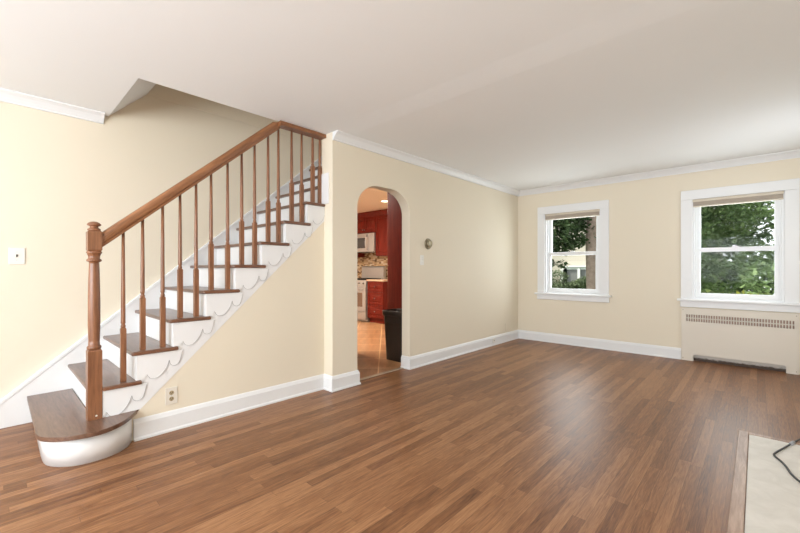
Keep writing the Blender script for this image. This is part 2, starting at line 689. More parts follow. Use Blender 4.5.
# wall under the stairs
us = MB().prism([(.62, 0), (XR, 0), (XR, 1.62), (.70, .20), (.62, .13)], 'y', S, S + .04)
struct(us.build('wall_understair', 'wall_paint'))
struct(MB().box(2.36, 2.44, S + .04, LW, 0, 1.62).box(2.36, 2.44, LW + .12, KF, 0, H).build('wall_kitchen_side', 'wall_paint'))

# wall with the two windows and the radiator recess
W1 = (1.667, 2.476, .775, 2.03)
W2 = (-.222, .598, .775, 2.03)
bw = MB().grid('x', B, B + .17, [RW - .1, -.31, W2[0], W2[1], .69, W1[0], W1[1], A + .05],
               [0, .62, .775, 2.03, H], lambda y, z: not any(w[0] < y < w[1] and w[2] < z < w[3] for w in (W1, W2))
               and not (-.31 < y < .69 and z < .62))
bw.box(B + .13, B + .17, -.31, .69, 0, .62)
struct(bw.build('wall_back', 'wall_paint'))
struct(MB().box(KW, KW + .15, A + .05, KF, 0, H).box(B + .02, KW + .05, A - .02, AT, 0, H).build('wall_kitchen_back', 'kitchen_paint'))
struct(MB().box(2.36, KW + .15, KF, KF + .1, 0, H).build('wall_kitchen_far', 'kitchen_paint'))
# right wall (fireplace side, out of frame, with an opening added for the side light) and front wall with its windows
rwall = MB().grid('y', RW - .12, RW, [FW - .1, 4.35, 5.15, B + .17], [0, .8, 2.1, H],
                  lambda x, z: not (4.35 < x < 5.15 and .8 < z < 2.1))
struct(rwall.build('wall_right', 'wall_paint'))
fwall = MB().grid('x', FW - .12, FW, [RW - .1, -.35, 1.55, 2.0, 3.5, LW + .1], [0, .75, 2.15, H],
                  lambda y, z: not ((-.35 < y < 1.55 or 2.0 < y < 3.5) and .75 < z < 2.15))
struct(fwall.build('wall_front', 'wall_paint'))


# ------------------------------------------------------------------ trim
def base_run(mb, x0, y0, x1, y1, nx, ny, h=.142, t_=.018):
    """baseboard with a cap and a shoe along a wall segment; n points into the room"""
    prof = [(0, 0), (.026, 0), (.026, .012), (t_, .022), (t_, h - .03), (t_ * .8, h - .022), (t_ * .55, h - .008), (.004, h), (0, h)]
    n_ = len(prof)
    vs = [(x0 + nx * p, y0 + ny * p, z) for p, z in prof] + [(x1 + nx * p, y1 + ny * p, z) for p, z in prof]
    fs = [tuple(range(n_)), tuple(range(n_, 2 * n_))] + [(i, (i + 1) % n_, n_ + (i + 1) % n_, n_ + i) for i in range(n_)]
    mb.add(vs, fs)


def base_path(mb, pts, h=.142):
    """mitred baseboard along a polyline of wall-face points, room on the right-hand side of travel"""
    prof = [(0, 0), (.026, 0), (.026, .012), (.018, .022), (.018, h - .03), (.0145, h - .022), (.010, h - .008), (.004, h), (0, h)]
    n_ = len(prof)
    P = [np.array(p, float) for p in pts]
    nor = []
    for i in range(len(P) - 1):
        d = P[i + 1] - P[i]
        d /= np.linalg.norm(d)
        nor.append(np.array((d[1], -d[0])))
    rings = []
    for i, p in enumerate(P):
        if i == 0:
            m = nor[0]
        elif i == len(P) - 1:
            m = nor[-1]
        else:
            m = nor[i - 1] + nor[i]
            m = m / np.dot(m, nor[i])
        rings.append([(p[0] + m[0] * q, p[1] + m[1] * q, z) for q, z in prof])
    vs = [v for r in rings for v in r]
    fs = [tuple(range(n_)), tuple(range((len(P) - 1) * n_, len(P) * n_))]
    for i in range(len(P) - 1):
        for k in range(n_):
            k2 = (k + 1) % n_
            fs.append((i * n_ + k, i * n_ + k2, (i + 1) * n_ + k2, (i + 1) * n_ + k))
    mb.add(vs, fs)


b1 = MB()
base_path(b1, [(.66, S), (XR, S), (XR, A), (ax0, A), (ax0, AT)])
struct(b1.build('baseboard_stairs', 'trim_white'))
b2 = MB()
base_path(b2, [(ax1, AT), (ax1, A), (B, A), (B, .712)])
struct(b2.build('baseboard_back', 'trim_white'))
b3 = MB()
base_path(b3, [(FW, RW), (FW, LW), (-.04, LW)])
struct(b3.build('baseboard_left', 'trim_white'))


def crown_path(mb, pts, right=True):
    """crown moulding; prof (out from wall, down from ceiling)"""
    prof = [(0, 0), (.078, 0), (.078, .010), (.066, .016), (.050, .026), (.034, .044), (.022, .060), (.018, .064), (.018, .076), (0, .076)]
    n_ = len(prof)
    P = [np.array(p, float) for p in pts]
    nor = []
    for i in range(len(P) - 1):
        d = P[i + 1] - P[i]
        d /= np.linalg.norm(d)
        nor.append(np.array((d[1], -d[0])))
    rings = []
    for i, p in enumerate(P):
        if i in (0, len(P) - 1):
            m = nor[0] if i == 0 else nor[-1]
        else:
            m = nor[i - 1] + nor[i]
            m = m / np.dot(m, nor[i])
        rings.append([(p[0] + m[0] * q, p[1] + m[1] * q, H - dz) for q, dz in prof])
    vs = [v for r in rings for v in r]
    fs = [tuple(range(n_)), tuple(range((len(P) - 1) * n_, len(P) * n_))]
    for i in range(len(P) - 1):
        for k in range(n_):
            k2 = (k + 1) % n_
            fs.append((i * n_ + k, i * n_ + k2, (i + 1) * n_ + k2, (i + 1) * n_ + k))
    mb.add(vs, fs)


c1 = MB()
crown_path(c1, [(XR, A), (B, A), (B, RW)])
struct(c1.build('trim_1', 'trim_white'))
c2 = MB()
crown_path(c2, [(FW, RW), (FW, LW), (.655, LW)])
struct(c2.build('trim_2', 'trim_white'))
# white block on the return of the arch wall above the last tread in view
struct(MB().box(XR - .012, XR, 2.985, S + .03, zt(9), 2.075).build('trim_3', 'stair_white', bevel=.002))

# ------------------------------------------------------------------ staircase
stair = thing('staircase', (.3, 3.5, 0), 'white painted staircase with dark brown wooden treads climbing along the left wall', 'staircase')
NST = 13
NX, NY, hw = .4555, 3.090, .0365      # newel post
# bullnose starting step
fr = [(.192, LW - .03), (.186, 3.20), (.182, 3.08), (.188, 3.01), (.212, 2.945), (.272, 2.882), (.355, 2.842), (.444, 2.832), (.52, 2.862),
      (.584, 2.918), (.642, 3.0), (.680, 3.065), (.700, S + .01)]


def spline(pts, n_=6):
    P = [np.array(p, float) for p in pts]
    o_ = []
    for i in range(len(P) - 1):
        p0, p1, p2, p3 = P[max(i - 1, 0)], P[i], P[i + 1], P[min(i + 2, len(P) - 1)]
        for k in range(n_):
            t_ = k / n_
            o_.append(tuple(.5 * ((2 * p1) + (-p0 + p2) * t_ + (2 * p0 - 5 * p1 + 4 * p2 - p3) * t_ ** 2 + (-p0 + 3 * p1 - 3 * p2 + p3) * t_ ** 3)))
    o_.append(tuple(P[-1]))
    return o_


curve = spline(fr[1:], 5)
outl = [fr[0]] + curve + [(.70, S + .03), (.45, S + .03), (.45, LW - .03)]
MB().prism(outl, 'z', zt(1) - .027, zt(1)).build('tread', 'tread_wood', stair, bevel=.009, seg=3)
rise_out = [(.224, LW - .03)] + spline([(.216, 3.24), (.219, 3.11), (.236, 3.035), (.281, 2.968), (.34, 2.922), (.408, 2.902), (.49, 2.908),
                                        (.562, 2.940), (.62, 3.0), (.655, S + .01)], 5) + [(.655, S + .03), (.45, S + .03), (.45, LW - .03)]
MB().prism(rise_out, 'z', 0, zt(1) - .027, smooth=True).build('riser', 'stair_white', stair)
for n_ in range(2, NST + 1):
    y0 = 3.045 if n_ <= 9 else S + .055
    x0, x1 = xr(n_) - .030, xr(n_ + 1) + .005
    mb = MB()
    if n_ <= 9:
        xe = min(xr(n_ + 1) + .03, XR - .002)
        pts = [(x0, LW - .03), (x0, y0), (xe, y0), (xe, S + .006), (x1, S + .006), (x1, LW - .03)]
        xs_ = x0 + .01
        if n_ == 2:           # cut round the newel post
            xs_ = NX + hw + .001
            pts = [(x0, LW - .03), (x0, NY + hw + .001), (xs_, NY + hw + .001), (xs_, y0)] + pts[2:]
        mb.prism(pts, 'z', zt(n_) - .027, zt(n_))
        tr = mb.build('tread', 'tread_wood', stair, bevel=.009, seg=3)
        nb = MB().box(xs_, xe - .001, y0 - .0035, y0 + .012, zt(n_) - .025, zt(n_) - .003)
        nb.build('return_nosing', 'nosing_wood', tr, bevel=.006, seg=3)
    else:
        mb.box(x0, x1, y0, LW - .03, zt(n_) - .027, zt(n_))
        mb.build('tread', 'tread_wood', stair, bevel=.009, seg=3)
    yr = S + .0295 if n_ <= 9 else S + .06
    MB().box(xr(n_), xr(n_) + .018, yr, LW - .03, zt(n_ - 1), zt(n_) - .027).build('riser', 'stair_white', stair)

# open stringer facing the room
st = [(.64, zt(1))]
bot = lambda x: .215 + .928 * (x - .70)
st = [(xr(2), zt(1)), (.70, zt(1)), (XR, bot(XR)), (XR, zt(9) - .027)]
for n_ in range(9, 1, -1):
    st += [(xr(n_), zt(n_) - .027)]
    if n_ > 2:
        st += [(xr(n_), zt(n_ - 1) - .027)]
MB().prism(st, 'y', S - .002, S + .03).build('stringer', 'stair_white', stair)
# scalloped brackets applied on the stringer, one under each tread
wave = [(.060, -.165), (.0713, -.186), (.0833, -.1973), (.105, -.201), (.1318, -.1945), (.160, -.168), (.1816, -.1332), (.1885, -.114),
        (.1955, -.0931), (.1985, -.0985), (.2005, -.110), (.2070, -.1245), (.2263, -.134), (.245, -.130), (.2589, -.1181), (.270, -.088),
        (.2787, -.0484), (.288, -.018)]
for n_ in range(2, 10):
    ox, oz = xr(n_), zt(n_) - .0
    bx0 = max(ox, NX + hw + .0005)
    w = spline(wave, 3)
    w = [(ox + a_, oz + b_) for a_, b_ in w if ox + a_ < XR - .002]
    if not w:
        continue
    lowz = zt(n_ - 1) + .002
    top = zt(n_) - .028
    xe = min(xr(n_ + 1), XR - .004)
    w = [p for p in w if p[0] > bx0 + .012]
    poly = [(bx0, top), (bx0, lowz), (max(bx0 + .006, ox + .045), lowz)] + [p for p in w if p[1] < top] + [(max(xe, w[-1][0]) if n_ < 9 else XR - .002, top)]
    mb = MB().prism(poly, 'y', S - .008, S - .0015, 0)
    mb.tube([(x, S - .0078, z) for x, z in w if z < top], .0014, 6, 1)  # grey bead paints the shadow line between bracket and stringer
    mb.build('bracket', ['stair_white', 'gap_shadow'], stair)
# sloping underside and skirt against the left wall
MB().prism([(.95, bot(.95) - .0), (3.13, bot(3.13)), (3.13, bot(3.13) + .03), (.95, bot(.95) + .03)], 'y', S + .045, LW - .035).build('underside', 'stair_white', stair)
sk = lambda x: .145 + .848 * x
skp = [(-.04, 0), (.30, 0), (3.2, 2.2), (3.2, sk(3.2) - .01), (.05, sk(.05) - .01), (-.01, .142), (-.04, .130)]
skirt = MB().prism(skp, 'y', LW - .032, LW - .001).build('skirt_board', 'stair_white', stair)
cap = [(-.06, .112), (.01, .132), (.08, sk(.08) - .022), (3.2, sk(3.2) - .022), (3.2, sk(3.2) + .012), (.06, sk(.06) + .012), (-.01, .156), (-.06, .142)]
MB().prism(cap, 'y', LW - .037, LW - .001).build('skirt_cap', 'trim_white', skirt, bevel=.004)

# ------------------------------------------------------------------ railing
rail = thing('stair_railing', (NX, NY, zt(1)), 'oak stair railing with turned newel post, slender balusters and sloping handrail', 'railing')
nz0 = zt(1) + .0005
nb = MB()
nb.box(NX - hw, NX + hw, NY - hw, NY + hw, nz0, .632)
nb.frustum((NX - hw, NX + hw, NY - hw, NY + hw), .632, (NX - .030, NX + .030, NY - .030, NY + .030), .645)
nb.lathe(NX, NY, [(.036, .645), (.037, .650), (.038, .656), (.036, .663), (.030, .668), (.0295, .70), (.0325, .80), (.0322, .95),
                  (.0295, 1.10), (.0268, 1.185), (.0265, 1.197), (.038, 1.202), (.040, 1.208), (.038, 1.214), (.030, 1.219), (.031, 1.235),
                  (.037, 1.250), (.041, 1.256), (.041, 1.262), (.034, 1.268)], 28)
nb.frustum((NX - .031, NX + .031, NY - .031, NY + .031), 1.266, (NX - hw, NX + hw, NY - hw, NY + hw), 1.274)
nb.box(NX - hw, NX + hw, NY - hw, NY + hw, 1.274, 1.388)
nb.frustum((NX - hw, NX + hw, NY - hw, NY + hw), 1.388, (NX - .030, NX + .030, NY - .030, NY + .030), 1.396)
newel = nb.build('newel_post', 'oak_vertical', rail)
fb = MB().lathe(NX, NY, [(.030, 1.395), (.034, 1.399), (.035, 1.404), (.032, 1.409), (.025, 1.413), (.022, 1.420), (.022, 1.424), (.031, 1.428),
                         (.037, 1.433), (.037, 1.437), (.030, 1.446), (.018, 1.453), (.004, 1.456)], 28)
fb.build('finial', 'oak_vertical', newel)
MB().lathe(NX + .006, .226, [(.006, NY - hw - .0015), (.0055, NY - hw + .002)], 12, 0, 'y').build('screw_cover', 'plastic_white', newel)

RS = .878
RYC = 3.098
rbot = lambda x: 1.300 + RS * (x - .504)
xa, xm, xb = NX + hw - .006, 1.69, 1.752
prof = [(-.020, .0), (.020, .0), (.022, .014), (.030, .022), (.033, .034), (.033, .048), (.028, .060), (.018, .069), (.006, .073),
        (-.006, .073), (-.018, .069), (-.028, .060), (-.033, .048), (-.033, .034), (-.030, .022), (-.022, .014)]
n_ = len(prof)
topz = H - .002
vs = [(xa, RYC + y, rbot(xa) + z * 1.36) for y, z in prof] + [(xm, RYC + y, rbot(xm) + z * 1.36) for y, z in prof] + [(xb, RYC + y, min(topz, rbot(xb) + z * 1.36)) for y, z in prof]
fs = [tuple(range(n_)), tuple(range(2 * n_, 3 * n_))] + [(q * n_ + i, q * n_ + (i + 1) % n_, (q + 1) * n_ + (i + 1) % n_, (q + 1) * n_ + i) for q in (0, 1) for i in range(n_)]
hr = MB().add(vs, fs)
handrail = hr.build('handrail', 'oak_rail', rail, bevel=.003)
MB().prism([(xb - .025, topz - .045), (xb - .025, topz), (XR + .0, topz), (XR + .0, topz - .034), (xb + .03, topz - .034)], 'y', 3.030, 3.128).build('top_rail', 'oak_along', rail, bevel=.003)

bal_x = [.612, .723, .845, .958, 1.068, 1.177, 1.304, 1.419, 1.530, 1.652, 1.750, 1.882, 1.987, 2.108, 2.190]
bal_n = [2, 3, 3, 4, 4, 5, 5, 6, 6, 7, 7, 8, 8, 9, 9]
BY = 3.108
for x, k in zip(bal_x, bal_n):
    z0 = zt(k)
    zend = rbot(x) + .004 if x < 1.735 else topz - .034 + .002
    h_ = .0155
    mb = MB().box(x - h_, x + h_, BY - h_, BY + h_, z0 + .0005, z0 + .352)
    mb.frustum((x - h_, x + h_, BY - h_, BY + h_), z0 + .352, (x - .011, x + .011, BY - .011, BY + .011), z0 + .362)
    zz = z0 + .362
    mb.lathe(x, BY, [(.0115, zz - .002), (.0145, zz + .006), (.0145, zz + .012), (.011, zz + .018), (.0105, zz + .024), (.0145, zz + .032), (.0135, zz + .042),
                     (.0135, zz + .06), (.0128, zz + .2), (.0110, zz + .5 * (zend - zz) + .08 if .5 * (zend - zz) + .08 > .25 else zz + .25), (.0092, zend)], 14)
    mb.build('baluster', 'oak_vertical', rail)


# ------------------------------------------------------------------ windows
def window(idx, w, shade_label, shade_h):
    y0, y1, z0, z1 = w
    yc = (y0 + y1) / 2
    root = struct_empty('window_%d' % idx, (B, yc, z0))
    CW = .117
    cs = MB()
    cs.box(B - .020, B + .01, y0 - CW, y0, z0 - .02, z1)
    cs.box(B - .020, B + .01, y1, y1 + CW, z0 - .02, z1)
    cs.box(B - .022, B + .01, y0 - CW, y1 + CW, z1, z1 + .118)
    cs.build('casing', 'trim_white', root, bevel=.004)
    jb = MB()
    jb.box(B - .004, B + .17, y0, y0 + .022, z0, z1).box(B - .004, B + .17, y1 - .022, y1, z0, z1)
    jb.box(B - .004, B + .17, y0, y1, z1 - .022, z1).box(B + .02, B + .19, y0, y1, z0 - .01, z0 + .022)
    # inner stops
    jb.box(B + .028, B + .045, y0 + .022, y0 + .038, z0, z1).box(B + .028, B + .045, y1 - .038, y1 - .022, z0, z1)
    jb.build('jamb', 'trim_white', root, bevel=.002)
    MB().box(B - .060, B + .03, y0 - CW - .035, y1 + CW + .035 if y1 < .65 or True else 0, z0 - .022, z0 + .006).build('sill', 'trim_white', root, bevel=.006, seg=3)
    MB().box(B - .024, B + .0, y0 - CW - .005, y1 + CW + .005, z0 - .100, z0 - .022).build('apron', 'trim_white', root, bevel=.006)
    zm = (z0 + z1) / 2 - .004
    a0, a1 = y0 + .027, y1 - .027

    def sash(name, x0, x1, s0, s1, st_, br, tr):
        m_ = MB().grid('x', x0, x1, [a0, a0 + st_, a1 - st_, a1], [s0, s0 + br, s1 - tr, s1],
                       lambda y, z: not (a0 + st_ < y < a1 - st_ and s0 + br < z < s1 - tr))
        o = m_.build(name, 'trim_white', root, bevel=.004)
        xm = (x0 + x1) / 2
        MB().box(xm - .002, xm + .002, a0 + st_ - .005, a1 - st_ + .005, s0 + br - .005, s1 - tr + .005).build('pane', 'pane_glass', o)
        return o
    sash('upper_sash', B + .085, B + .120, zm - .018, z1 - .02, .050, .042, .055)
    lo = sash('lower_sash', B + .046, B + .082, z0 + .022, zm + .022, .050, .058, .052)
    MB().box(B + .034, B + .06, yc - .03, yc + .03, zm + .022, zm + .034).lathe(yc, zm + .03, [(.012, B + .04), (.012, B + .055)], 12, 0, 'x').build('sash_lock', 'trim_white', lo)
    # raised shade: headrail, stack of folds, bottom rail
    sh = thing('window_shade', (B + .03, yc, z1 - .03), shade_label, 'window shade', 'raised window shades')
    MB().box(B - .012, B + .036, y0 + .004, y1 - .004, z1 - .034, z1 - .001).build('headrail', 'shade_rail', sh, bevel=.003)
    k_ = int((shade_h - .05) / .008)
    pts = []
    zc = z1 - .034
    L_, R_ = [], []
    for q in range(k_ + 1):
        zz = zc - q * .008
        off = .004 if q % 2 else 0
        L_.append((B - .012 + off, zz))
        R_.append((B + .034 - off, zz))
    pl = L_ + R_[::-1]
    MB().prism([(x, z) for x, z in pl], 'y', y0 + .008, y1 - .008).build('pleated_stack', 'shade_tan', sh)
    zb = zc - k_ * .008
    MB().box(B - .013, B + .035, y0 + .006, y1 - .006, zb - .014, zb).build('bottom_rail', 'shade_rail', sh, bevel=.003)
    return root


window(1, W1, 'raised tan pleated shade at the top of the window nearest the room corner', .105)
window(2, W2, 'raised tan pleated shade at the top of the window above the radiator cover', .098)

# ------------------------------------------------------------------ radiator cover
rc = thing('radiator_cover', (B - .01, .19, 0), 'cream painted radiator cover with two rows of slots under the right window', 'radiator cover')
cols = []
c0, c1_, ncol = .661, -.304, 40
pitch = (c0 - c1_) / ncol
for k in range(ncol):
    yc = c1_ + pitch * (k + .5)
    cols += [(yc - .0068, yc + .0068)]
ys = sorted({-.333, .707, -.235, .585} | {v for c in cols for v in c})
zs = [0.0005, .062, .083, .496, .535, .545, .584, .665]


def cover_solid(y, z):
    if -.235 < y < .585 and z < .083:
        return False
    if .496 < z < .535 or .545 < z < .584:
        return not any(a_ < y < b_ for a_, b_ in cols)
    return True


pm = MB().grid('x', B - .030, B - .003, ys, zs, cover_solid)
for yy, s_ in ((-.235, 1), (.585, -1)):   # rounded upper corners of the slot
    pm.prism([(yy, .083), (yy + s_ * .022, .083), (yy + s_ * .010, .079), (yy + s_ * .004, .073), (yy, .061)], 'x', B - .030, B - .003)
pm.build('front_panel', 'cover_paint', rc)
for y_, z_ in ((.69, .64), (-.315, .64), (.69, .03), (-.315, .03)):
    MB().lathe(y_, z_, [(.005, B - .032), (.005, B - .0295)], 10, 0, 'x').build('screw', 'aged_brass', rc)
MB().box(B + .012, B + .02, -.30, .68, .40, .61).build('heating_fins', 'rust_metal', rc)
MB().box(B + .035, B + .045, -.30, .68, .0008, .30).build('lower_plate', 'stained_metal', rc)

# ------------------------------------------------------------------ hearth and cord
ht = thing('hearth', (2.9, -.35, 0), 'pale stone fireplace hearth slab edged with worn wooden border strips', 'hearth')
MB().box(1.2, 3.585, RW + .005, .040, .0005, .010).build('slab', 'hearth_stone', ht, bevel=.002)
MB().box(1.2, 3.632, .043, .096, .0005, .011).build('border_strip', 'hearth_border_wood', ht, bevel=.003)
MB().box(3.588, 3.632, RW + .005, .042, .0005, .011).build('border_strip', 'hearth_border_wood', ht, bevel=.003)
cord = thing('power_cord', (3.28, -.075, .011), 'black power cord with grey connector lying across the pale hearth', 'cord')
cpts = [(3.90, -.30, .006), (3.78, -.245, .009), (3.69, -.209, .016), (3.63, -.188, .018), (3.57, -.166, .017), (3.47, -.133, .0155), (3.383, -.103, .0155), (3.30, -.078, .0155), (3.272, -.0765, .0155),
        (3.24, -.085, .0155), (3.186, -.107, .0155), (3.12, -.124, .0155), (3.044, -.137, .0155), (2.957, -.168, .0155), (2.80, -.26, .0155), (2.6, -.42, .0155)]
MB().tube(spline(cpts, 6), .0052, 10).build('cable', 'cord_rubber', cord)
MB().tube([(3.60, -.177, .0178), (3.592, -.174, .0178), (3.55, -.160, .0172), (3.54, -.1565, .017)], [.006, .011, .011, .006], 12).build('connector', 'plug_grey', cord)


# ------------------------------------------------------------------ wall plates
def plate_on_y(name, x, z, w, h, y, label, cat, toggles):
    r = thing(name, (x, y, z - h / 2), label, cat)
    MB().box(x - w / 2, x + w / 2, y - .006, y - .0003, z - h / 2, z + h / 2).build('plate', 'plastic_white', r, bevel=.002)
    return r


sw = plate_on_y('light_switch', .14, 1.25, .086, .122, LW, 'white toggle light switch plate on the left wall beside the newel post', 'light switch', 1)
MB().prism([(.134, 1.237), (.146, 1.237), (.146, 1.263), (.134, 1.263)], 'y', LW - .008, LW - .006).build('toggle_slot', 'plastic_almond', sw)
MB().prism([(LW - .006, 1.242), (LW - .006, 1.256), (LW - .019, 1.262), (LW - .019, 1.256)], 'x', .136, .144).build('toggle', 'dark_slot', sw)
for dz in (-.03, .03):
    MB().lathe(.14, 1.25 + dz, [(.003, LW - .0072), (.003, LW - .0055)], 8, 0, 'y').build('screw', 'steel', sw)
sx = 3.53
sw2 = plate_on_y('light_switch', sx, 1.262, .066, .118, A, 'narrow light switch plate on the arch wall just below the round thermostat', 'light switch', 1)
MB().prism([(A - .006, 1.25), (A - .006, 1.268), (A - .018, 1.275), (A - .018, 1.268)], 'x', sx - .005, sx + .005).build('toggle', 'plastic_white', sw2)
for dz in (-.03, .03):
    MB().lathe(sx, 1.262 + dz, [(.003, A - .0072), (.003, A - .0055)], 8, 0, 'y').build('screw', 'steel', sw2)

th = thing('thermostat', (3.645, A, 1.40), 'round aged brass thermostat on the wall right of the archway', 'thermostat')
MB().lathe(3.645, 1.462, [(.066, A - .0003), (.066, A - .006), (.060, A - .010), (.050, A - .011)], 32, 0, 'y').build('wall_ring', 'aged_brass', th)
MB().lathe(3.645, 1.462, [(.048, A - .010), (.047, A - .030), (.043, A - .037), (.030, A - .041), (.028, A - .039), (.012, A - .041), (.001, A - .0415)], 32, 0, 'y').build('dial', 'aged_brass', th)

ol = thing('electrical_outlet', (.888, S, .19), 'duplex electrical outlet with tan sockets on the wall under the stairs', 'outlet')
ox, oz = .888, .248
MB().box(ox - .039, ox + .039, S - .006, S - .0003, oz - .060, oz + .060).build('plate', 'plastic_almond', ol, bevel=.002)
for dz in (-.0215, .0215):
    so = MB().lathe(ox, oz + dz, [(.0155, S - .005), (.0155, S - .008), (.0145, S - .0085)], 18, 0, 'y').build('socket', 'socket_tan', ol)
    MB().box(ox - .0075, ox - .0045, S - .0092, S - .008, oz + dz - .002, oz + dz + .008).box(ox + .0045, ox + .0075, S - .0092, S - .008, oz + dz - .002, oz + dz + .008) \
        .box(ox - .0025, ox + .0025, S - .0092, S - .008, oz + dz - .0095, oz + dz - .005).build('slots', 'dark_slot', so)
MB().lathe(ox, oz, [(.003, S - .0072), (.003, S - .0055)], 8, 0, 'y').build('screw', 'steel', ol)

cx2 = 5.21
co = thing('cable_jack', (cx2, A - .018, .045), 'small white cable jack set on the baseboard left of the room corner', 'jack')
MB().box(cx2 - .034, cx2 + .034, A - .0235, A - .0185, .045, .108).build('plate', 'plastic_white', co, bevel=.0015)
MB().lathe(cx2, .078, [(.006, A - .023), (.006, A - .036)], 10, 0, 'y').build('connector', 'steel', co)
bp = tag(MB().box(5.60, 5.67, A - .005, A - .0003, .18, .295).build('blank_plate', 'wall_paint', None, .0015, origin=(5.635, A, .18)),
         'small blank plate painted over in wall colour near the corner above the baseboard', 'wall plate')

# threshold between wood and tile
struct(MB().box(ax0 + .02, ax1 - .02, 3.005, 3.055, .0003, .007).build('trim_4', 'threshold_metal', bevel=.003))


# ------------------------------------------------------------------ kitchen seen through the arch
def raised_panel(mb, x, y0, y1, z0, z1, fr=.055, d=.018):
    """a door slab on an x-facing front: frame, sunk field, raised centre (front towards -x at x)"""
    mb.grid('x', x, x + d, [y0, y0 + fr, y1 - fr, y1], [z0, z0 + fr, z1 - fr, z1], lambda y, z: not (y0 + fr < y < y1 - fr and z0 + fr < z < z1 - fr))
    mb.box(x + .010, x + d, y0 + fr - .002, y1 - fr + .002, z0 + fr - .002, z1 - fr + .002)
    g = .012
    f2 = .032
    Y0, Y1, Z0, Z1 = y0 + fr + g, y1 - fr - g, z0 + fr + g, z1 - fr - g
    if Y1 - Y0 > .08 and Z1 - Z0 > .07:
        v = [(x + .010, Y0, Z0), (x + .010, Y1, Z0), (x + .010, Y1, Z1), (x + .010, Y0, Z1)]
        v += [(x + .001, Y0 + f2, Z0 + f2), (x + .001, Y1 - f2, Z0 + f2), (x + .001, Y1 - f2, Z1 - f2), (x + .001, Y0 + f2, Z1 - f2)]
        mb.add(v, [(4, 5, 6, 7), (0, 1, 5, 4), (1, 2, 6, 5), (2, 3, 7, 6), (3, 0, 4, 7), (3, 2, 1, 0)])


def knob(parent, x, y, z):
    MB().lathe(y, z, [(.005, x), (.005, x - .012), (.012, x - .018), (.013, x - .024), (.008, x - .029), (.001, x - .030)], 12, 0, 'x').build('knob', 'steel_dark', parent)


CF = 5.60
bc = thing('base_cabinet', (5.9, 5.95, 0), 'dark cherry base cabinet with three raised-panel drawers beside the stove', 'cabinet')
MB().box(CF + .02, KW - .004, 5.695, 6.195, .10, .895).box(CF + .08, KW - .004, 5.70, 6.195, .0005, .10).build('carcass', 'cherry', bc)
for z0, z1 in ((.12, .385), (.40, .665), (.68, .885)):
    mb = MB()
    raised_panel(mb, CF, 5.71, 6.185, z0, z1, .045)
    d = mb.build('drawer', 'cherry', bc)
    knob(d, CF + .002, 5.95, (z0 + z1) / 2)
tag(MB().box(CF - .025, KW - .004, 5.675, 6.199, .897, .937).build('worktop', 'worktop_stone', None, .006, origin=(5.9, 5.94, .897)),
    'tan stone worktop on the cherry base cabinet right of the stove', 'worktop')

rg = thing('kitchen_range', (5.85, 6.58, 0), 'stainless steel kitchen range with oven window standing left of the drawers', 'stove')
y0, y1 = 6.205, 6.955
MB().box(5.60, 6.19, y0, y1, .04, .915).box(5.66, 6.19, y0 + .02, y1 - .02, .0005, .04).build('body', 'steel', rg, bevel=.004)
MB().box(5.565, 5.60, y0 + .005, y1 - .005, .05, .215).build('storage_drawer', 'steel', rg, bevel=.006)
od = MB().grid('x', 5.562, 5.60, [y0 + .005, y0 + .11, y1 - .11, y1 - .005], [.225, .33, .64, .775],
               lambda y, z: not (y0 + .11 < y < y1 - .11 and .33 < z < .64)).build('oven_door', 'steel', rg, bevel=.004)
MB().box(5.572, 5.59, y0 + .105, y1 - .105, .325, .645).build('door_window', 'oven_glass', od)
MB().tube([(5.562, y0 + .06, .725), (5.52, y0 + .06, .725), (5.515, y0 + .07, .725), (5.515, y1 - .07, .725), (5.52, y1 - .06, .725), (5.562, y1 - .06, .725)], .011, 10).build('handle', 'steel', od)
MB().prism([(5.575, .79), (5.60, .79), (5.60, .912), (5.585, .912)], 'y', y0 + .003, y1 - .003).build('knob_panel', 'steel', rg)
for k in range(5):
    MB().lathe(y0 + .09 + k * .143, .845, [(.021, 5.582), (.019, 5.555), (.017, 5.552)], 16, 0, 'x').build('burner_knob', 'steel_dark', rg)
MB().box(5.59, 6.10, y0 + .003, y1 - .003, .915, .928).build('cooktop', 'black_glass', rg)
gm = MB()
for yy in (y0 + .04, y0 + .20, y0 + .375, y0 + .55, y0 + .71):
    gm.box(5.63, 6.06, yy - .006, yy + .006, .928, .950)
for xx in (5.63, 5.85, 6.05):
    gm.box(xx - .006, xx + .006, y0 + .04, y1 - .04, .936, .950)
gm.build('grates', 'dark_slot', rg)
bgp = MB().prism([(6.10, .93), (6.19, .93), (6.19, 1.225), (6.125, 1.225), (6.105, 1.20)], 'y', y0 + .003, y1 - .003).build('back_panel', 'steel', rg, bevel=.006)
MB().prism([(6.105, 1.06), (6.115, 1.06), (6.115, 1.17), (6.1045, 1.17)], 'y', y0 + .20, y1 - .30).build('display', 'black_glass', bgp)

mw = thing('microwave_oven', (6.0, 6.58, 1.545), 'stainless over-the-range microwave with curved handle hung under the small cabinet doors', 'microwave')
MB().box(5.83, KW - .004, y0, y1, 1.545, 1.97).build('body', 'steel', mw, bevel=.004)
md = MB().grid('x', 5.800, 5.829, [y0 + .17, y0 + .28, y1 - .06, y1 - .002], [1.548, 1.635, 1.87, 1.967],
               lambda y, z: not (y0 + .28 < y < y1 - .06 and 1.635 < z < 1.87)).build('door', 'steel', mw, bevel=.004)
MB().box(5.808, 5.825, y0 + .275, y1 - .055, 1.63, 1.875).build('door_window', 'window_dark', md)
MB().tube(spline([(5.803, y0 + .215, 1.60), (5.765, y0 + .215, 1.62), (5.745, y0 + .215, 1.75), (5.765, y0 + .215, 1.89), (5.803, y0 + .215, 1.91)], 5), .013, 10).build('handle', 'steel', md)
MB().box(5.803, 5.829, y0 + .003, y0 + .167, 1.548, 1.967).build('control_panel', 'steel', mw, bevel=.003)
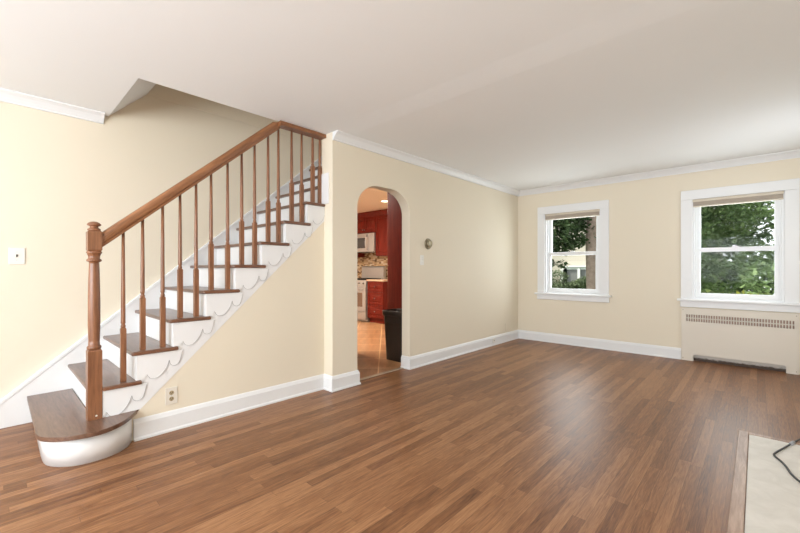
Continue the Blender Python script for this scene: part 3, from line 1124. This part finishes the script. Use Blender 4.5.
MB().box(5.80, 5.83, y0 + .02, y1 - .02, 1.532, 1.545).build('vent', 'dark_slot', mw)

U = 5.85


def upper(yA, yB, zA, label, doors, cornice=True):
    c = thing('wall_cabinet', (U + .18, (yA + yB) / 2, zA), label, 'cabinet', 'cherry wall cabinets')
    MB().box(U + .02, KW - .004, yA + .002, yB - .002, zA, 2.36).build('carcass', 'cherry', c)
    w_ = (yB - yA) / doors
    for k in range(doors):
        mb = MB()
        raised_panel(mb, U, yA + k * w_ + .006, yA + (k + 1) * w_ - .006, zA + .008, 2.335, .06)
        d = mb.build('door', 'cherry', c)
        ky = yA + w_ - .03 if k == 0 and doors == 2 else (yA + k * w_ + .035)
        knob(d, U + .002, ky, zA + .07)
    mb = MB().prism([(U + .01, 2.34), (KW - .006, 2.34), (KW - .006, 2.447), (U - .055, 2.447), (U - .055, 2.43), (U - .02, 2.40), (U - .005, 2.36)], 'y', yA + .002, yB - .002)
    mb.build('cornice', 'cherry', c)


upper(5.70, 6.20, 1.448, 'tall cherry wall cabinet hanging right of the microwave', 1)
upper(6.20, 6.96, 1.980, 'short cherry wall cabinet with two small doors above the microwave', 2)
upper(6.96, 7.39, 1.448, 'cherry wall cabinet hanging left of the microwave, mostly behind the arch', 1)
struct(MB().box(KW - .008, KW, 5.2, KF, .937, 1.60).build('trim_5', 'mosaic'))

pc = thing('pantry_cabinet', (4.12, 3.44, 0), 'tall plain dark cherry pantry cabinet just inside the archway behind the bin', 'cabinet')
MB().box(3.815, 4.45, AT + .006, 3.785, .0005, 2.44).build('carcass', 'cherry', pc, bevel=.002)
for z0, z1 in ((.10, 1.2), (1.215, 2.40)):
    d = MB().box(3.82, 4.445, 3.786, 3.805, z0, z1).build('door', 'cherry', pc, bevel=.003)

# bin
tb_ = thing('trash_bin', (3.60, 3.345, 0), 'tall dark brown plastic trash bin standing inside the archway', 'bin')


def rrect(x0, x1, y0, y1, r, z, n_=5):
    o_ = []
    for cx, cy, a0 in ((x1 - r, y1 - r, 0), (x0 + r, y1 - r, 90), (x0 + r, y0 + r, 180), (x1 - r, y0 + r, 270)):
        for k in range(n_ + 1):
            a_ = radians(a0 + 90 * k / n_)
            o_.append((cx + r * cos(a_), cy + r * sin(a_), z))
    return o_


rings = [rrect(3.47, 3.70, 3.18, 3.49, .03, .0005), rrect(3.455, 3.715, 3.145, 3.52, .035, .555), rrect(3.44, 3.73, 3.13, 3.535, .04, .56),
         rrect(3.436, 3.734, 3.126, 3.541, .04, .622), rrect(3.446, 3.724, 3.136, 3.531, .035, .63), rrect(3.45, 3.72, 3.14, 3.527, .035, .62), rrect(3.48, 3.69, 3.19, 3.48, .03, .02)]
nn = len(rings[0])
vs = [p for r in rings for p in r]
fs = [tuple(range(nn))[::-1]]
for i in range(len(rings) - 1):
    fs += [(i * nn + k, i * nn + (k + 1) % nn, (i + 1) * nn + (k + 1) % nn, (i + 1) * nn + k) for k in range(nn)]
fs.append(tuple((len(rings) - 1) * nn + k for k in range(nn)))
binb = MB().add(vs[:], fs, 0, True).build('body', 'bin_plastic', tb_)
for p in binb.data.polygons:
    p.use_smooth = len(p.vertices) == 4

# recessed ceiling lamp
dl = thing('recessed_light', (5.12, 5.17, H), 'round recessed ceiling light glowing in the kitchen ceiling', 'ceiling light')
MB().lathe(5.12, 5.17, [(.085, H - .0005), (.085, H - .004), (.078, H - .008), (.066, H - .006), (.066, H - .0006)], 28).build('trim_ring', 'trim_white', dl)
MB().lathe(5.12, 5.17, [(.064, H - .0060), (.05, H - .009), (.01, H - .0095)], 28).build('lens', 'lamp_lens', dl)
area('recessed_light_lamp', (5.12, 5.17, H - .03), (0, 0, 0),   .13, .13, 7, (1.0, 0.86, 0.68))
area('kitchen_fill', (3.6, 5.9, H - .03), (0, 0, 0), .5, .5, 60, (1.0, 0.92, 0.81))  # unseen fill lights added to brighten the kitchen
area('kitchen_fill', (3.2, 4.6, H - .03), (0, 0, 0), .3, .3, 22, (1.0, 0.92, 0.81))
# unseen light added to gently fill the upper stairwell
area('stairwell_fill', (2.9, 3.55, 4.5), (0, 0, 0), .4, .4, 3.5, (1.0, 0.93, 0.82))

# ------------------------------------------------------------------ outdoors
struct(MB().box(B + .4, 45, -25, 30, -1.15, -1.0).build('ground', 'grass'))


def leaf_cloud(mb, centres, n_per, size, rng, squash=.7):
    for (cx, cy, cz, r) in centres:
        for _ in range(n_per if r > .2 else n_per // 9):
            d = rng.normal(size=3)
            d /= np.linalg.norm(d)
            rr = r * rng.uniform(.35, 1.0) ** .6
            p = np.array((cx, cy, cz)) + d * rr * np.array((1, 1, squash))
            s = size * rng.uniform(.6, 1.25)
            a = rng.normal(size=3)
            a[2] *= .5
            a /= np.linalg.norm(a)
            b = np.cross(a, np.array((0, 0, 1)) + .5 * rng.normal(size=3))
            b /= np.linalg.norm(b)
            nrm = np.cross(a, b)
            v = [p - a * s, p - a * s * .2 + b * s * .62 + nrm * s * .12, p + a * s, p - a * s * .2 - b * s * .62 + nrm * s * .12]
            mb.add(v, [(0, 1, 2), (0, 2, 3)])


def tree(name, label, loc, h, r0, clusters, n_per, size, lm, seed, branches=(), group=None):
    rng = np.random.default_rng(seed)
    t_ = thing(name, loc, label, 'tree', group)
    x, y, z = loc
    m_ = MB().tube([(x, y, z), (x + .02, y, z + h * .15), (x - .03, y + .02, z + h * .4), (x + .03, y - .02, z + h * .7), (x, y, z + h)],
                   [r0 * 1.35, r0 * 1.05, r0, r0 * .93, r0 * .7], 14)
    for bpts, br in branches:
        m_.tube(spline(bpts, 4), br, 8)
    m_.build('trunk', 'bark', t_)
    c = MB()
    leaf_cloud(c, clusters, n_per, size, rng)
    c.build('foliage', lm, t_, recalc=False)


rng = np.random.default_rng(3)
cl1 = [(10.4 + rng.uniform(-.8, .9), 4.2 + rng.uniform(-.75, 1.2), 2.15 + rng.uniform(-.35, 1.5), rng.uniform(.45, .65)) for _ in range(38)]
cl1 += [(10.3, 4.1, 1.32, .17), (10.3, 3.75, 1.30, .16), (10.3, 4.35, 1.45, .16), (10.3, 3.75, 1.75, .35), (10.4, 4.4, 1.7, .3)]
tree('street_tree', 'thick brown trunked tree with dark leaves outside the window nearest the corner', (11.0, 3.22, -1.0), 7, .14, cl1, 480, .062, 'leaf_dark', 11,
     [([(11, 3.22, 2.6), (10.8, 4.0, 3.0), (10.5, 4.9, 3.1)], [.06] * 8 + [.03])])
cl2 = []
for _ in range(46):
    yy = rng.uniform(-1.2, 1.45)
    zz = rng.uniform(.4, 4.2)
    if yy < -.05 and zz > 2.0:
        continue
    cl2.append((10.6 + rng.uniform(-1.0, 1.4), yy, zz, rng.uniform(.45, .7)))
tree('maple_tree', 'leafy green maple tree filling the view through the window above the radiator cover', (11.3, -1.75, -1.0), 6, .13, cl2, 620, .058, 'leaf_maple', 12)
cl3 = [(14.5 + rng.uniform(-1, 1.5), rng.uniform(-3, 3.2), rng.uniform(-.3, 2.6), rng.uniform(.7, 1.1)) for _ in range(40)]
tree('shade_tree', 'darker tree standing behind the leafy maple, glimpsed through its gaps', (15.5, 4.2, -1.0), 3.4, .12, cl3, 420, .09, 'leaf_dark', 13)


def shrub(name, label, centres, n_per, size, lm, seed, loc, cat='shrub', group=None):
    rng_ = np.random.default_rng(seed)
    t_ = thing(name, loc, label, cat, group)
    m_ = MB()
    for (cx, cy, cz, r) in centres:
        m_.tube([(loc[0], loc[1], loc[2]), ((cx + loc[0]) / 2, (cy + loc[1]) / 2, (cz + loc[2]) / 2), (cx, cy, cz)], [.03, .02, .01], 6)
    m_.build('stems', 'bark', t_)
    c = MB()
    leaf_cloud(c, centres, n_per, size, rng_)
    c.build('foliage', lm, t_, recalc=False)


shrub('shrub', 'green leafy shrub low behind the right window below the maple', [(9.0 + rng.uniform(-.15, .15), rng.uniform(-.5, 1.1), rng.uniform(.0, .62), .28) for _ in range(18)], 300, .04, 'leaf_shrub', 21, (9.0, .3, -1.0))
shrub('flowering_shrub', 'yellow-green shrub at the bottom edge of the window above the radiator cover', [(8.0, .38, .56, .22), (8.0, .1, .64, .24), (8.0, .62, .46, .2), (8.0, -.15, .60, .2)], 200, .04, 'leaf_yellow', 22, (8.0, .3, -1.0))
hc = [(18.2 + rng.uniform(-.3, .3), 5.3 + k * .22, .55 + rng.uniform(-.3, .3), rng.uniform(.4, .5)) for k in range(16)]
shrub('hedge', 'clipped green hedge in front of the neighbouring house bay window', hc, 520, .055, 'leaf_hedge', 23, (18.2, 7.0, -1.0), 'hedge')

nh = thing('neighbour_house', (23, 8, -1.0), 'cream clapboard house with white bay window seen through the window nearest the corner', 'house')
MB().box(21.6, 30, 1.5, 16, -1.0, 5.2).build('siding_wall', 'siding', nh)
MB().prism([(21.0, 5.15), (30.4, 5.15), (25.7, 8.3)], 'y', 1.1, 16.4).build('roof', 'roof_grey', nh)
bay = [(21.6, 5.75), (21.0, 6.1), (21.0, 7.5), (21.6, 7.9)]
bwn = MB().prism([(x, y) for x, y in bay], 'z', -.5, .02).prism([(x, y) for x, y in bay], 'z', 1.15, 1.28)
for (xa_, ya_), (xb_, yb_) in zip(bay[:-1], bay[1:]):
    nseg = 2 if abs(yb_ - ya_) > .8 else 1
    for k in range(nseg + 1):
        xx, yy = xa_ + (xb_ - xa_) * k / nseg, ya_ + (yb_ - ya_) * k / nseg
        bwn.box(xx - .06, xx + .06, yy - .06, yy + .06, .0, 1.2)
bayo = bwn.build('bay_window', 'outer_white', nh)
MB().prism([(21.6, 5.82), (21.06, 6.14), (21.06, 7.46), (21.6, 7.82)], 'z', .0, 1.16).build('bay_panes', 'pane_grey', bayo)
MB().prism([(21.6, 5.65), (20.9, 6.03), (20.9, 7.57), (21.6, 8.0)], 'z', 1.28, 1.34).build('bay_roof', 'outer_white', bayo)
